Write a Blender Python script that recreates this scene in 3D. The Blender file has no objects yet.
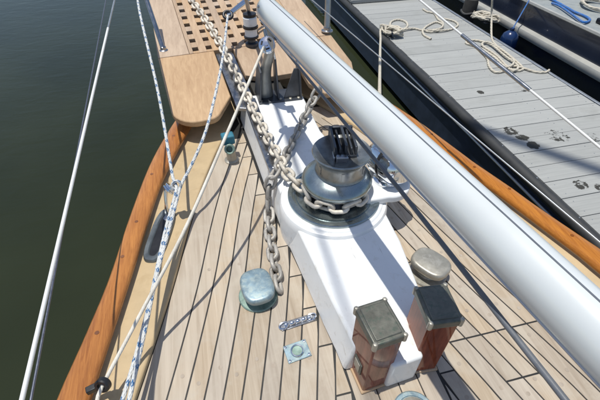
import bpy, bmesh, math, random
from mathutils import Vector, Matrix

random.seed(7)
scene = bpy.context.scene
col = scene.collection
PI = math.pi

# ------------------------------------------------------------------ camera, sky, sun
# boat axes: X to starboard, Y forward, Z up; foredeck teak at z = 0
cam_d = bpy.data.cameras.new('camera')
cam = bpy.data.objects.new('camera', cam_d)
col.objects.link(cam)
cam.location = (-0.44, 0.0, 1.45)
cam.rotation_euler = (math.radians(47.0), 0, math.radians(-13.5))
cam_d.sensor_width = 36
cam_d.lens = 23.4
cam_d.clip_start = 0.02
cam_d.clip_end = 2000
scene.camera = cam

to_sun = Vector((-0.158, 0.03, 1.0)).normalized()
world = bpy.data.worlds.new('World')
scene.world = world
world.use_nodes = True
wn = world.node_tree.nodes
sky = wn.new('ShaderNodeTexSky')
sky.sky_type = 'NISHITA'
sky.sun_disc = False
sky.sun_elevation = math.asin(to_sun.z)
sky.sun_rotation = math.atan2(to_sun.x, to_sun.y)
bg = wn['Background']
bg.inputs['Strength'].default_value = 0.12
world.node_tree.links.new(sky.outputs[0], bg.inputs[0])

sun_d = bpy.data.lights.new('sun', 'SUN')
sun_d.energy = 4.0
sun_d.angle = math.radians(0.53)
sun_d.color = (1.0, 0.97, 0.885)
sun = bpy.data.objects.new('sun', sun_d)
col.objects.link(sun)
sun.rotation_euler = (-to_sun).to_track_quat('-Z', 'Y').to_euler()
sun.location = to_sun * 30

scene.view_settings.view_transform = 'Standard'
scene.view_settings.look = 'None'
scene.view_settings.exposure = 0.0
scene.view_settings.gamma = 1.0
scene.view_settings.use_curve_mapping = False

# ------------------------------------------------------------------ materials
def new_mat(name):
    m = bpy.data.materials.new(name)
    m.use_nodes = True
    nt = m.node_tree
    return m, nt, nt.nodes['Principled BSDF']

def N(nt, t, **kw):
    n = nt.nodes.new(t)
    for k, v in kw.items():
        if k in n.inputs:
            n.inputs[k].default_value = v
        else:
            setattr(n, k, v)
    return n

def mix(nt, fac, a, b, blend='MIX'):
    n = nt.nodes.new('ShaderNodeMix')
    n.data_type = 'RGBA'
    n.blend_type = blend
    for idx, v in ((0, fac), (6, a), (7, b)):
        if hasattr(v, 'is_linked') or hasattr(v, 'links'):
            nt.links.new(v, n.inputs[idx])
        elif idx == 0:
            n.inputs[idx].default_value = v
        else:
            n.inputs[idx].default_value = (*v, 1) if len(v) == 3 else v
    return n.outputs[2]

def math_n(nt, op, a, b=None, clamp=False):
    n = nt.nodes.new('ShaderNodeMath')
    n.operation = op
    n.use_clamp = clamp
    for i, v in enumerate((a, b)):
        if v is None:
            continue
        if hasattr(v, 'links'):
            nt.links.new(v, n.inputs[i])
        else:
            n.inputs[i].default_value = v
    return n.outputs[0]

def ramp(nt, src, lo, hi, a=0.0, b=1.0):
    n = nt.nodes.new('ShaderNodeMapRange')
    n.clamp = True
    nt.links.new(src, n.inputs[0])
    for i, v in zip((1, 2, 3, 4), (lo, hi, a, b)):
        n.inputs[i].default_value = v
    return n.outputs[0]

def coords(nt, scale=(1, 1, 1), kind='Object', rot=0):
    tc = nt.nodes.new('ShaderNodeTexCoord')
    mp = nt.nodes.new('ShaderNodeMapping')
    mp.inputs['Scale'].default_value = scale
    mp.inputs['Rotation'].default_value = (0, 0, rot)
    nt.links.new(tc.outputs[kind], mp.inputs[0])
    return mp.outputs[0]

def noise(nt, vec, scale, detail=4.0, rough=0.55, dist=0.0):
    n = N(nt, 'ShaderNodeTexNoise', Scale=scale, Detail=detail, Roughness=rough, Distortion=dist)
    nt.links.new(vec, n.inputs['Vector'])
    return n.outputs[0]

def bump(nt, p, h, strength=0.3, dist=0.002, prev=None):
    b = N(nt, 'ShaderNodeBump', Strength=strength, Distance=dist)
    nt.links.new(h, b.inputs['Height'])
    if prev is not None:
        nt.links.new(prev, b.inputs['Normal'])
    nt.links.new(b.outputs[0], p.inputs['Normal'])
    return b.outputs[0]

def simple(name, c, rough=0.5, metal=0.0, coat=0.0, var=0.12, vs=18.0, bumpy=0.0, c2=None, thr=(0.5, 0.7), rvar=0.15, coat_rough=0.06, rnd=0.0, spec=0.5):
    """colour with broken-up tone, roughness variation and optional second worn colour"""
    m, nt, p = new_mat(name)
    v = coords(nt)
    n1 = noise(nt, v, vs, 6, 0.6)
    lo = tuple(x * (1 - var) for x in c)
    hi = tuple(min(1, x * (1 + var)) for x in c)
    cc = mix(nt, ramp(nt, n1, 0.3, 0.7), lo, hi)
    if c2:
        n2 = noise(nt, v, vs * 1.9, 8, 0.65, 0.4)
        cc = mix(nt, ramp(nt, n2, thr[0], thr[1]), cc, c2)
    if rnd:
        oi = nt.nodes.new('ShaderNodeObjectInfo')
        hs = nt.nodes.new('ShaderNodeHueSaturation')
        nt.links.new(math_n(nt, 'ADD', math_n(nt, 'MULTIPLY', oi.outputs['Random'], rnd), 1 - rnd * 0.6), hs.inputs['Value'])
        nt.links.new(cc, hs.inputs['Color'])
        cc = hs.outputs[0]
    p.inputs['Specular IOR Level'].default_value = spec
    nt.links.new(cc, p.inputs['Base Color'])
    nt.links.new(ramp(nt, n1, 0.3, 0.7, max(0.02, rough * (1 - rvar)), min(1, rough * (1 + rvar))), p.inputs['Roughness'])
    p.inputs['Metallic'].default_value = metal
    p.inputs['Coat Weight'].default_value = coat
    p.inputs['Coat Roughness'].default_value = coat_rough
    if bumpy:
        n3 = noise(nt, v, vs * 4, 6, 0.6)
        bump(nt, p, n3, bumpy, 0.002)
    return m

def wood(name, dark, light, rough=0.6, coat=0.0, spec=0.5, stretch=(60, 2.0, 60), rnd=0.25, bumpy=0.25, knots=0.0, coat_rough=0.07, wear=None, rot=0):
    m, nt, p = new_mat(name)
    v = coords(nt, stretch, rot=rot)
    oi = nt.nodes.new('ShaderNodeObjectInfo')
    add = nt.nodes.new('ShaderNodeVectorMath')
    add.operation = 'ADD'
    cmb = nt.nodes.new('ShaderNodeCombineXYZ')
    nt.links.new(math_n(nt, 'MULTIPLY', oi.outputs['Random'], 37.0), cmb.inputs[2])
    nt.links.new(v, add.inputs[0])
    nt.links.new(cmb.outputs[0], add.inputs[1])
    g = noise(nt, add.outputs[0], 1.0, 8, 0.65, 0.6)
    v2 = coords(nt, (9, 1.6, 9), rot=rot)
    g2 = noise(nt, v2, 1.0, 4, 0.5)
    f = math_n(nt, 'ADD', math_n(nt, 'MULTIPLY', g, 0.65), math_n(nt, 'MULTIPLY', g2, 0.35))
    c = mix(nt, ramp(nt, f, 0.33, 0.67), dark, light)
    # each board its own tone
    val = math_n(nt, 'ADD', math_n(nt, 'MULTIPLY', oi.outputs['Random'], rnd), 1 - rnd * 0.5)
    hsv = nt.nodes.new('ShaderNodeHueSaturation')
    nt.links.new(val, hsv.inputs['Value'])
    sat = math_n(nt, 'ADD', math_n(nt, 'MULTIPLY', math_n(nt, 'FRACT', math_n(nt, 'MULTIPLY', oi.outputs['Random'], 7.3)), 0.35), 0.72)
    nt.links.new(sat, hsv.inputs['Saturation'])
    nt.links.new(c, hsv.inputs['Color'])
    out = hsv.outputs[0]
    if wear:
        n4 = noise(nt, coords(nt), 6.0, 7, 0.62, 0.3)
        out = mix(nt, ramp(nt, n4, 0.48, 0.72), out, wear)
    nt.links.new(out, p.inputs['Base Color'])
    p.inputs['Roughness'].default_value = rough
    p.inputs['Specular IOR Level'].default_value = spec
    p.inputs['Coat Weight'].default_value = coat
    p.inputs['Coat Roughness'].default_value = coat_rough
    if bumpy:
        bump(nt, p, g, bumpy, 0.0015)
    return m

def rope_mat(name, base, fleck=None, fscale=1.0, strands=3, dirt=(0.35, 0.3, 0.24), relief=0.8):
    """braided / laid rope from the tube's own UV (u round, v metres along)"""
    m, nt, p = new_mat(name)
    uv = nt.nodes.new('ShaderNodeTexCoord').outputs['UV']
    sx = nt.nodes.new('ShaderNodeSeparateXYZ')
    nt.links.new(uv, sx.inputs[0])
    u, v = sx.outputs[0], sx.outputs[1]
    def wave(ku, kv):
        a = math_n(nt, 'ADD', math_n(nt, 'MULTIPLY', u, ku * 2 * PI), math_n(nt, 'MULTIPLY', v, kv))
        return math_n(nt, 'SINE', a)
    w1 = wave(strands, 2 * PI / (0.012 * fscale) * 0.5)
    w2 = wave(-strands, 2 * PI / (0.012 * fscale) * 0.5)
    h = math_n(nt, 'MAXIMUM', w1, w2) if fleck else w1
    nz = noise(nt, coords(nt), 25, 6, 0.6)
    c = mix(nt, ramp(nt, nz, 0.4, 0.8, 0, 0.6), base, dirt)
    if fleck:
        band = wave(1, 2 * PI / (0.065 * fscale))
        band2 = wave(-1, 2 * PI / (0.045 * fscale))
        f = math_n(nt, 'MULTIPLY', ramp(nt, band, 0.2, 0.5), ramp(nt, band2, -0.6, -0.1))
        f = math_n(nt, 'MULTIPLY', f, ramp(nt, h, -0.2, 0.5))
        c = mix(nt, f, c, fleck)
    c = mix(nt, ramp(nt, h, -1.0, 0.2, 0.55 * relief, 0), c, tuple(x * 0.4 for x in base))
    nt.links.new(c, p.inputs['Base Color'])
    p.inputs['Roughness'].default_value = 0.8
    bump(nt, p, h, relief, 0.0015)
    return m

M = {}
M['teak'] = wood('weathered_teak', (0.32, 0.247, 0.172), (0.505, 0.42, 0.32), rough=0.7, rnd=0.2, spec=0.3, wear=(0.46, 0.405, 0.33), rot=0.0)
M['bung'] = wood('teak_bung', (0.28, 0.215, 0.15), (0.45, 0.365, 0.275), rough=0.7, rnd=0.0)
M['dark_bung'] = wood('varnished_bung', (0.14, 0.035, 0.002), (0.26, 0.08, 0.005), rough=0.2, rnd=0.0, spec=0.25)
M['sprit_teak'] = wood('bare_teak', (0.36, 0.225, 0.125), (0.54, 0.375, 0.225), rough=0.6, rnd=0.16, stretch=(50, 3, 50))
M['varnish'] = wood('varnished_rail', (0.27, 0.077, 0.002), (0.52, 0.185, 0.006), rough=0.07, spec=0.3, coat=0.0, rnd=0.0, stretch=(130, 9, 130), bumpy=0.05, coat_rough=0.12)
M['mahogany'] = wood('varnished_mahogany', (0.105, 0.014, 0.0012), (0.36, 0.066, 0.004), rough=0.05, spec=0.16, coat=0.0, rnd=0.1, stretch=(45, 45, 4), bumpy=0.02, coat_rough=0.03)
M['caulk'] = simple('black_caulk', (0.012, 0.012, 0.012), 0.6, bumpy=0.2)
M['beige'] = simple('beige_deck_paint', (0.51, 0.385, 0.228), 0.55, spec=0.3, var=0.09, vs=9, c2=(0.43, 0.31, 0.17), thr=(0.55, 0.8), bumpy=0.2)
def gelcoat():
    m, nt, p = new_mat('white_gelcoat')
    v = coords(nt)
    n1 = noise(nt, v, 9, 6, 0.6)
    c = mix(nt, ramp(nt, n1, 0.3, 0.7), (0.75, 0.76, 0.76), (0.8, 0.81, 0.81))
    # grime and thin rust weeping, patchy and at several sizes
    n2 = noise(nt, v, 17, 9, 0.72, 0.5)
    c = mix(nt, ramp(nt, n2, 0.56, 0.8, 0, 0.7), c, (0.52, 0.47, 0.38))
    n3 = noise(nt, coords(nt, (120, 9, 30)), 1.0, 3, 0.5)
    n4 = noise(nt, v, 5, 3, 0.5)
    sc = math_n(nt, 'MULTIPLY', ramp(nt, n3, 0.66, 0.7), ramp(nt, n4, 0.5, 0.6))
    c = mix(nt, math_n(nt, 'MULTIPLY', sc, 0.6), c, (0.36, 0.34, 0.31))
    n5 = noise(nt, v, 70, 3, 0.5)
    c = mix(nt, ramp(nt, n5, 0.76, 0.8, 0, 0.8), c, (0.25, 0.16, 0.09))
    nt.links.new(c, p.inputs['Base Color'])
    nt.links.new(ramp(nt, n1, 0.3, 0.7, 0.22, 0.4), p.inputs['Roughness'])
    bump(nt, p, noise(nt, v, 40, 4), 0.04, 0.002)
    return m
M['white'] = gelcoat()
M['boom'] = simple('white_spar_paint', (0.61, 0.635, 0.635), 0.22, var=0.03, vs=5, coat=0.5, c2=(0.55, 0.54, 0.52), thr=(0.66, 0.9))
M['hull'] = simple('hull_paint', (0.03, 0.05, 0.1), 0.2, var=0.1, coat=0.6)
M['chrome'] = simple('polished_stainless', (0.70, 0.73, 0.78), 0.12, metal=1.0, var=0.04, vs=30, rvar=0.5)
M['steel'] = simple('brushed_stainless', (0.36, 0.37, 0.39), 0.3, metal=1.0, var=0.15, vs=24, rvar=0.3)
M['windlass'] = simple('worn_windlass_bronze', (0.33, 0.38, 0.39), 0.27, metal=0.9, var=0.10, vs=14, c2=(0.24, 0.29, 0.28), thr=(0.5, 0.8), rvar=0.3)
M['drum'] = simple('worn_drum_bronze', (0.31, 0.32, 0.32), 0.33, metal=0.85, var=0.15, vs=20, rvar=0.3, c2=(0.2, 0.2, 0.18), thr=(0.5, 0.8))
M['dark_metal'] = simple('dark_cast_metal', (0.075, 0.082, 0.095), 0.38, metal=0.5, var=0.25, bumpy=0.15)
M['chain'] = simple('galvanised_chain', (0.66, 0.60, 0.51), 0.55, rnd=0.35, metal=0.1, var=0.22, vs=45, bumpy=0.35, c2=(0.38, 0.26, 0.16), thr=(0.6, 0.8))
M['chain_shaded'] = simple('galvanised_chain_shaded', (0.38, 0.36, 0.33), 0.55, rnd=0.35, metal=0.3, var=0.22, vs=45, bumpy=0.35, c2=(0.2, 0.15, 0.11), thr=(0.58, 0.75))  # darker copy of the chain material, with the shade put into its colour
M['patina_blue'] = simple('blue_grey_patina', (0.23, 0.32, 0.37), 0.45, metal=0.45, var=0.25, vs=24, c2=(0.36, 0.43, 0.42), thr=(0.45, 0.65), bumpy=0.12)
M['patina_green'] = simple('verdigris_bronze', (0.20, 0.29, 0.25), 0.5, metal=0.4, var=0.25, vs=30, c2=(0.30, 0.38, 0.33), bumpy=0.15)
M['patina_grey'] = simple('warm_grey_bronze', (0.36, 0.34, 0.29), 0.42, metal=0.5, var=0.18, vs=20, c2=(0.46, 0.44, 0.39), bumpy=0.1)
M['cap_bronze'] = simple('aged_cap_bronze', (0.135, 0.135, 0.115), 0.46, metal=0.5, var=0.25, vs=26, c2=(0.08, 0.105, 0.085), thr=(0.5, 0.7), bumpy=0.2)
M['teal'] = simple('teal_painted_cap', (0.035, 0.17, 0.24), 0.5, var=0.2, bumpy=0.1)
M['cast_grey'] = simple('grey_cast_stand', (0.34, 0.345, 0.33), 0.35, metal=0.3, var=0.15, vs=18, c2=(0.24, 0.24, 0.22), thr=(0.55, 0.8))
M['hawse_grey'] = simple('hawse_alloy', (0.15, 0.17, 0.18), 0.4, metal=0.5, var=0.2, vs=20)
M['groove'] = simple('spar_groove', (0.11, 0.125, 0.15), 0.5, var=0.15)
M['black'] = simple('black_plastic', (0.015, 0.015, 0.017), 0.35, var=0.2)
M['grey_line'] = simple('grey_coated_tube', (0.12, 0.13, 0.15), 0.45, var=0.12, vs=40, bumpy=0.1)
M['sleeve'] = simple('white_wire_sleeve', (0.72, 0.72, 0.7), 0.4, var=0.06, vs=12, c2=(0.5, 0.46, 0.36), thr=(0.62, 0.8))
M['wire'] = simple('rigging_wire', (0.16, 0.17, 0.21), 0.35, metal=0.7, var=0.15, vs=60)
M['rubber'] = simple('black_rubber', (0.035, 0.036, 0.037), 0.6, var=0.25, vs=8, bumpy=0.2)
M['alloy'] = simple('dock_alloy', (0.42, 0.44, 0.46), 0.38, metal=0.7, var=0.1)
M['fascia'] = simple('dark_blue_fascia', (0.03, 0.042, 0.07), 0.35, var=0.3, vs=6)
M['navy'] = simple('navy_hull', (0.018, 0.025, 0.045), 0.25, var=0.1, vs=4, coat=0.4)
M['hull_white'] = simple('off_white_stripe', (0.36, 0.355, 0.33), 0.45, var=0.12, vs=5)
M['far_deck'] = simple('grey_green_deck', (0.27, 0.29, 0.285), 0.6, var=0.1, vs=12)
M['fender'] = simple('blue_vinyl', (0.010, 0.03, 0.10), 0.2, var=0.15, coat=0.3)
M['tar'] = simple('tarred_timber', (0.03, 0.028, 0.025), 0.8, var=0.4, bumpy=0.5)
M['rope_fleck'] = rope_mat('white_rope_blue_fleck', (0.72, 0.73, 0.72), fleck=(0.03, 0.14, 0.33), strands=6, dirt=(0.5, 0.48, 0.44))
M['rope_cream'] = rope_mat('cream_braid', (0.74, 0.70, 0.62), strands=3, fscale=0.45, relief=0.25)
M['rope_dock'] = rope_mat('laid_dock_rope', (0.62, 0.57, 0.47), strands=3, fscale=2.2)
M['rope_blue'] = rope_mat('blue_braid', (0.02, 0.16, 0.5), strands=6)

STAINS = ((1.99, 2.35, 0.12, 0.47), (2.02, 2.24, 0.10, 0.45), (2.03, 2.12, 0.09, 0.36), (2.32, 2.19, 0.20, 0.57), (2.04, 1.61, 0.11, 0.50), (2.17, 1.54, 0.12, 0.53), (2.12, 3.03, 0.06, 0.40), (2.56, 2.96, 0.05, 0.50), (2.6, 2.1, 0.15, 0.60))
def dock_mat():
    m, nt, p = new_mat('grey_dock_board')
    oi = nt.nodes.new('ShaderNodeObjectInfo')
    geo = nt.nodes.new('ShaderNodeNewGeometry')
    pos = geo.outputs['Position']
    mp = nt.nodes.new('ShaderNodeMapping')
    mp.inputs['Scale'].default_value = (2.5, 70, 40)
    nt.links.new(pos, mp.inputs[0])
    g = noise(nt, mp.outputs[0], 1.0, 6, 0.6)
    c = mix(nt, ramp(nt, g, 0.3, 0.7), (0.30, 0.305, 0.295), (0.375, 0.38, 0.365))
    hsv = nt.nodes.new('ShaderNodeHueSaturation')
    nt.links.new(math_n(nt, 'ADD', math_n(nt, 'MULTIPLY', oi.outputs['Random'], 0.13), 0.93), hsv.inputs['Value'])
    nt.links.new(c, hsv.inputs['Color'])
    c = hsv.outputs[0]
    n2 = noise(nt, pos, 3.0, 8, 0.65)
    c = mix(nt, ramp(nt, n2, 0.55, 0.8, 0, 0.5), c, (0.22, 0.22, 0.2))
    # bird-lime and tar splashes, each at its own place on the boards
    spl = noise(nt, pos, 26.0, 5, 0.7)
    tot = None
    for cx, cy, r, th in STAINS:
        vm = nt.nodes.new('ShaderNodeVectorMath')
        vm.operation = 'DISTANCE'
        nt.links.new(pos, vm.inputs[0])
        vm.inputs[1].default_value = (cx, cy, -0.4)
        near = ramp(nt, vm.outputs['Value'], r * 0.4, r, 0.0, 0.6)
        s = ramp(nt, math_n(nt, 'ADD', math_n(nt, 'SUBTRACT', spl, near), math_n(nt, 'MULTIPLY', math_n(nt, 'SUBTRACT', g, 0.5), 0.25)), th - 0.07, th - 0.01)
        tot = s if tot is None else math_n(nt, 'MAXIMUM', tot, s)
    c = mix(nt, math_n(nt, 'MULTIPLY', tot, 0.95), c, (0.028, 0.026, 0.02))
    nt.links.new(c, p.inputs['Base Color'])
    p.inputs['Roughness'].default_value = 0.65
    p.inputs['Specular IOR Level'].default_value = 0.3
    bump(nt, p, g, 0.25, 0.002)
    return m
M['dock'] = dock_mat()

def water_mat():
    m, nt, p = new_mat('harbour_water')
    v = coords(nt, (1.0, 2.2, 1.0), rot=0.5)
    n0 = noise(nt, coords(nt), 0.5, 3)
    c = mix(nt, ramp(nt, n0, 0.35, 0.65), (0.0195, 0.0245, 0.0125), (0.0265, 0.0325, 0.0165))
    nt.links.new(c, p.inputs['Base Color'])
    p.inputs['Roughness'].default_value = 0.06
    p.inputs['IOR'].default_value = 1.33
    p.inputs['Specular IOR Level'].default_value = 0.3
    a = noise(nt, v, 2.6, 3, 0.5, 0.5)
    b = noise(nt, v, 9.0, 4, 0.55, 0.3)
    h = math_n(nt, 'ADD', a, math_n(nt, 'MULTIPLY', b, 0.3))
    bump(nt, p, h, 0.14, 0.035)
    return m
M['water'] = water_mat()

# ------------------------------------------------------------------ mesh helpers
class MB:
    def __init__(self):
        self.v, self.f, self.uv = [], [], {}

    def add(self, verts, faces):
        o = len(self.v)
        self.v += [tuple(q) for q in verts]
        self.f += [tuple(i + o for i in f) for f in faces]
        return o

    def prism(self, poly, z0, z1):
        """poly: list of (x, y), counter-clockwise"""
        n = len(poly)
        a = sum(poly[i][0] * poly[(i + 1) % n][1] - poly[(i + 1) % n][0] * poly[i][1] for i in range(n))
        if a < 0:
            poly = poly[::-1]
        vs = [(x, y, z0) for x, y in poly] + [(x, y, z1) for x, y in poly]
        fs = [tuple(range(n - 1, -1, -1)), tuple(range(n, 2 * n))]
        fs += [(i, (i + 1) % n, n + (i + 1) % n, n + i) for i in range(n)]
        self.add(vs, fs)
        return self

    def box(self, c, s, rot=None):
        hx, hy, hz = s[0] / 2, s[1] / 2, s[2] / 2
        vs = [Vector((x, y, z)) for z in (-hz, hz) for x, y in ((-hx, -hy), (hx, -hy), (hx, hy), (-hx, hy))]
        if rot is not None:
            vs = [rot @ q for q in vs]
        c = Vector(c)
        self.add([q + c for q in vs], [(3, 2, 1, 0), (4, 5, 6, 7), (0, 1, 5, 4), (1, 2, 6, 5), (2, 3, 7, 6), (3, 0, 4, 7)])
        return self

    def lathe(self, prof, c=(0, 0, 0), seg=48, axis=None, sx=1.0, sy=1.0, power=None, close=True):
        """prof: list of (r, z) from bottom to top; power squares the plan off (superellipse)"""
        rot = Vector((0, 0, 1)).rotation_difference(Vector(axis)).to_matrix() if axis is not None else None
        vs = []
        for r, z in prof:
            for k in range(seg):
                t = 2 * PI * k / seg
                cx, cy = math.cos(t), math.sin(t)
                q = 1.0
                if power:
                    q = 1.0 / (abs(cx) ** power + abs(cy) ** power) ** (1.0 / power)
                p = Vector((r * cx * q * sx, r * cy * q * sy, z))
                if rot is not None:
                    p = rot @ p
                vs.append(p + Vector(c))
        fs = []
        for j in range(len(prof) - 1):
            for k in range(seg):
                a, b = j * seg + k, j * seg + (k + 1) % seg
                fs.append((a, b, b + seg, a + seg))
        if close:
            fs.append(tuple(range(seg - 1, -1, -1)))
            n = (len(prof) - 1) * seg
            fs.append(tuple(range(n, n + seg)))
        self.add(vs, fs)
        return self

    def tube(self, pts, r, seg=10, closed=False, cap=True, uv=True, r2=None):
        pts = [Vector(q) for q in pts]
        n = len(pts)
        tan = []
        for i in range(n):
            a = pts[(i - 1) % n] if closed or i > 0 else pts[i]
            b = pts[(i + 1) % n] if closed or i < n - 1 else pts[i]
            tan.append((b - a).normalized())
        up = Vector((0, 0, 1)) if abs(tan[0].z) < 0.9 else Vector((1, 0, 0))
        nor = (up - tan[0] * up.dot(tan[0])).normalized()
        vs, length, s = [], [], 0.0
        for i in range(n):
            if i:
                s += (pts[i] - pts[i - 1]).length
                nor = (nor - tan[i] * nor.dot(tan[i])).normalized()
            bi = tan[i].cross(nor)
            length.append(s)
            rr = r if r2 is None else r + (r2 - r) * i / (n - 1)
            for k in range(seg):
                t = 2 * PI * k / seg
                vs.append(pts[i] + nor * math.cos(t) * rr + bi * math.sin(t) * rr)
        o = len(self.v)
        fs = []
        for i in range(n if closed else n - 1):
            j = (i + 1) % n
            for k in range(seg):
                k2 = (k + 1) % seg
                fs.append((i * seg + k, i * seg + k2, j * seg + k2, j * seg + k))
                if uv:
                    l2 = length[j] if j else s + (pts[0] - pts[-1]).length
                    self.uv[len(self.f) + len(fs) - 1] = ((k / seg, length[i]), ((k + 1) / seg, length[i]), ((k + 1) / seg, l2), (k / seg, l2))
        if cap and not closed:
            fs.append(tuple(range(seg - 1, -1, -1)))
            fs.append(tuple((n - 1) * seg + k for k in range(seg)))
        self.add(vs, fs)
        return self

    def sphere(self, c, r, seg=16, rings=8, sz=1.0):
        prof = [(max(1e-4, r * math.cos(-PI / 2 + PI * i / rings)), r * sz * math.sin(-PI / 2 + PI * i / rings)) for i in range(rings + 1)]
        return self.lathe(prof, c, seg)

    def mesh(self, name, mat, angle=38):
        me = bpy.data.meshes.new(name)
        me.from_pydata(self.v, [], self.f)
        if self.uv:
            ul = me.uv_layers.new(name='uv')
            for fi, uvs in self.uv.items():
                pl = me.polygons[fi]
                for li, q in zip(pl.loop_indices, uvs):
                    ul.data[li].uv = q
        me.materials.append(M[mat])
        for pl in me.polygons:
            pl.use_smooth = True
        me.set_sharp_from_angle(angle=math.radians(angle))
        return me

    def build(self, name, mat, parent=None, bevel=0.0, seg=2, angle=38):
        o = bpy.data.objects.new(name, self.mesh(name, mat, angle))
        col.objects.link(o)
        if parent is not None:
            o.parent = parent
            o.matrix_parent_inverse = Matrix.Translation(-Vector(parent.location)) if parent.type == 'EMPTY' else Matrix()
        if bevel:
            b = o.modifiers.new('bevel', 'BEVEL')
            b.width = bevel
            b.segments = seg
            b.limit_method = 'ANGLE'
            b.angle_limit = math.radians(40)
        return o

def put(mesh, name, parent, matrix):
    o = bpy.data.objects.new(name, mesh)
    col.objects.link(o)
    o.parent = parent
    if parent.type == 'EMPTY':
        o.matrix_parent_inverse = Matrix.Translation(-Vector(parent.location))
    o.matrix_local = matrix
    o.matrix_basis = matrix
    return o

def tag(o, label, cat, group=None):
    o['label'] = label
    o['category'] = cat
    if group:
        o['group'] = group
    return o

def thing(name, loc, label, cat, group=None):
    o = bpy.data.objects.new(name, None)
    o.empty_display_size = 0.05
    col.objects.link(o)
    o.location = loc
    return tag(o, label, cat, group)

def structure(o):
    o['kind'] = 'structure'
    return o

def spline(pts, step=0.02, closed=False):
    """Catmull-Rom through the points, resampled about every step metres"""
    pts = [Vector(q) for q in pts]
    n = len(pts)
    out = []
    for i in range(n if closed else n - 1):
        p1, p2 = pts[i], pts[(i + 1) % n]
        p0 = pts[(i - 1) % n] if closed or i > 0 else p1 * 2 - p2
        p3 = pts[(i + 2) % n] if closed or i < n - 2 else p2 * 2 - p1
        k = max(2, int((p2 - p1).length / step))
        for j in range(k):
            t = j / k
            out.append(0.5 * ((2 * p1) + (p2 - p0) * t + (2 * p0 - 5 * p1 + 4 * p2 - p3) * t * t + (3 * p1 - p0 - 3 * p2 + p3) * t ** 3))
    if not closed:
        out.append(pts[-1])
    return out

def curve_y(tab):
    """smooth x(y) from a table of (y, x)"""
    def f(y):
        if y <= tab[0][0]:
            return tab[0][1]
        if y >= tab[-1][0]:
            return tab[-1][1]
        for i in range(len(tab) - 1):
            if tab[i][0] <= y <= tab[i + 1][0]:
                break
        def sl(j):
            a, b = max(0, j - 1), min(len(tab) - 1, j + 1)
            return (tab[b][1] - tab[a][1]) / (tab[b][0] - tab[a][0])
        y0, x0 = tab[i]
        y1, x1 = tab[i + 1]
        h = y1 - y0
        t = (y - y0) / h
        m0, m1 = sl(i) * h, sl(i + 1) * h
        return (2 * t ** 3 - 3 * t * t + 1) * x0 + (t ** 3 - 2 * t * t + t) * m0 + (-2 * t ** 3 + 3 * t * t) * x1 + (t ** 3 - t * t) * m1
    return f

# ------------------------------------------------------------------ setting: water, hull, foredeck
WATER = -0.95
w = MB()
w.add([(-300, -300, WATER), (300, -300, WATER), (300, 300, WATER), (-300, 300, WATER)], [(0, 1, 2, 3)])
structure(w.build('water', 'water'))

rail_out = curve_y([(-1.200, 1.3223), (-0.400, 1.2704), (0.000, 1.2237), (0.311, 1.1822), (0.675, 1.1168), (0.882, 1.0639), (1.142, 1.0040), (1.495, 0.9487), (1.889, 0.8739), (2.159, 0.7981), (2.460, 0.6891), (2.803, 0.5230), (3.114, 0.3300), (3.322, 0.1700), (3.467, 0.0300)])
rail_in = curve_y([(-1.200, 1.2185), (-0.400, 1.1666), (0.000, 1.1251), (0.311, 1.0784), (0.644, 1.0099), (0.789, 0.9813), (1.194, 0.9029), (1.422, 0.8629), (1.775, 0.7909), (2.128, 0.6808), (2.377, 0.5853), (2.699, 0.4400), (3.010, 0.2700), (3.218, 0.1300), (3.452, 0.0200)])
cover_in = curve_y([(-1.2, 1.13), (-0.4, 1.085), (0.0, 1.035), (0.3, 0.975), (0.636, 0.879), (0.75, 0.845), (1.1, 0.748), (1.38, 0.684), (1.58, 0.633), (1.78, 0.574), (2.06, 0.478), (2.4, 0.335), (2.75, 0.15), (2.98, 0.02)])
Y0 = -1.2

def beam(s, y):      # the starboard side stands a little wider abaft the windlass
    return 0.0 if s < 0 else 0.072 * min(1.0, max(0.0, (1.5 - y) / 0.7)) + 0.024 * max(0.0, 1 - abs(y - 1.25) / 0.55)

def ys(a, b, n):
    return [a + (b - a) * i / n for i in range(n + 1)]

# hull topsides
h = MB()
prof = [(0.0, 0.045), (-0.01, 0.0), (-0.10, -0.3), (-0.22, -0.7), (-0.34, -1.2)]
yy = ys(Y0, 3.45, 40)
for s in (-1, 1):
    vs = []
    for y in yy:
        for dx, z in prof:
            fwd = max(0.0, (y - 2.2)) * 0.35
            vs.append((s * (max(0.0, rail_out(y - fwd * (-z)) - 0.006 + dx) + beam(s, y)), y - fwd * max(0, -z), z))
    k = len(prof)
    fs = []
    for i in range(len(yy) - 1):
        for j in range(k - 1):
            q = (i * k + j, (i + 1) * k + j, (i + 1) * k + j + 1, i * k + j + 1)
            fs.append(q if s < 0 else q[::-1])
    h.add(vs, fs)
structure(h.build('hull', 'hull'))

# foredeck: black caulked bed with every teak plank laid on it
deck = MB()
yy = ys(Y0, 2.98, 50)
deck.prism([(cover_in(y) + 0.02, y) for y in yy] + [(-cover_in(y) - 0.02, y) for y in yy[::-1]], -0.05, -0.003)
deck = structure(deck.build('foredeck', 'caulk'))

GAP = 0.0031
MARGIN = 0.105
PW = 0.066
base_port = curve_y([(-1.2, 0.13), (0.3, 0.13), (0.6, 0.136), (0.757, 0.154), (0.888, 0.166), (1.105, 0.194), (1.36, 0.226), (1.68, 0.256), (2.04, 0.278), (2.44, 0.31)])
base_star = curve_y([(-1.2, 0.20), (0.3, 0.20), (0.62, 0.215), (0.755, 0.24), (1.0, 0.268), (1.25, 0.28), (1.6, 0.215), (1.9, 0.165), (2.44, 0.165)])
SIDE = -1
def KING(y):          # where the planks stop against the plinth
    return base_port(y) if SIDE < 0 else base_star(y)
BUTT = 0.58

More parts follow.
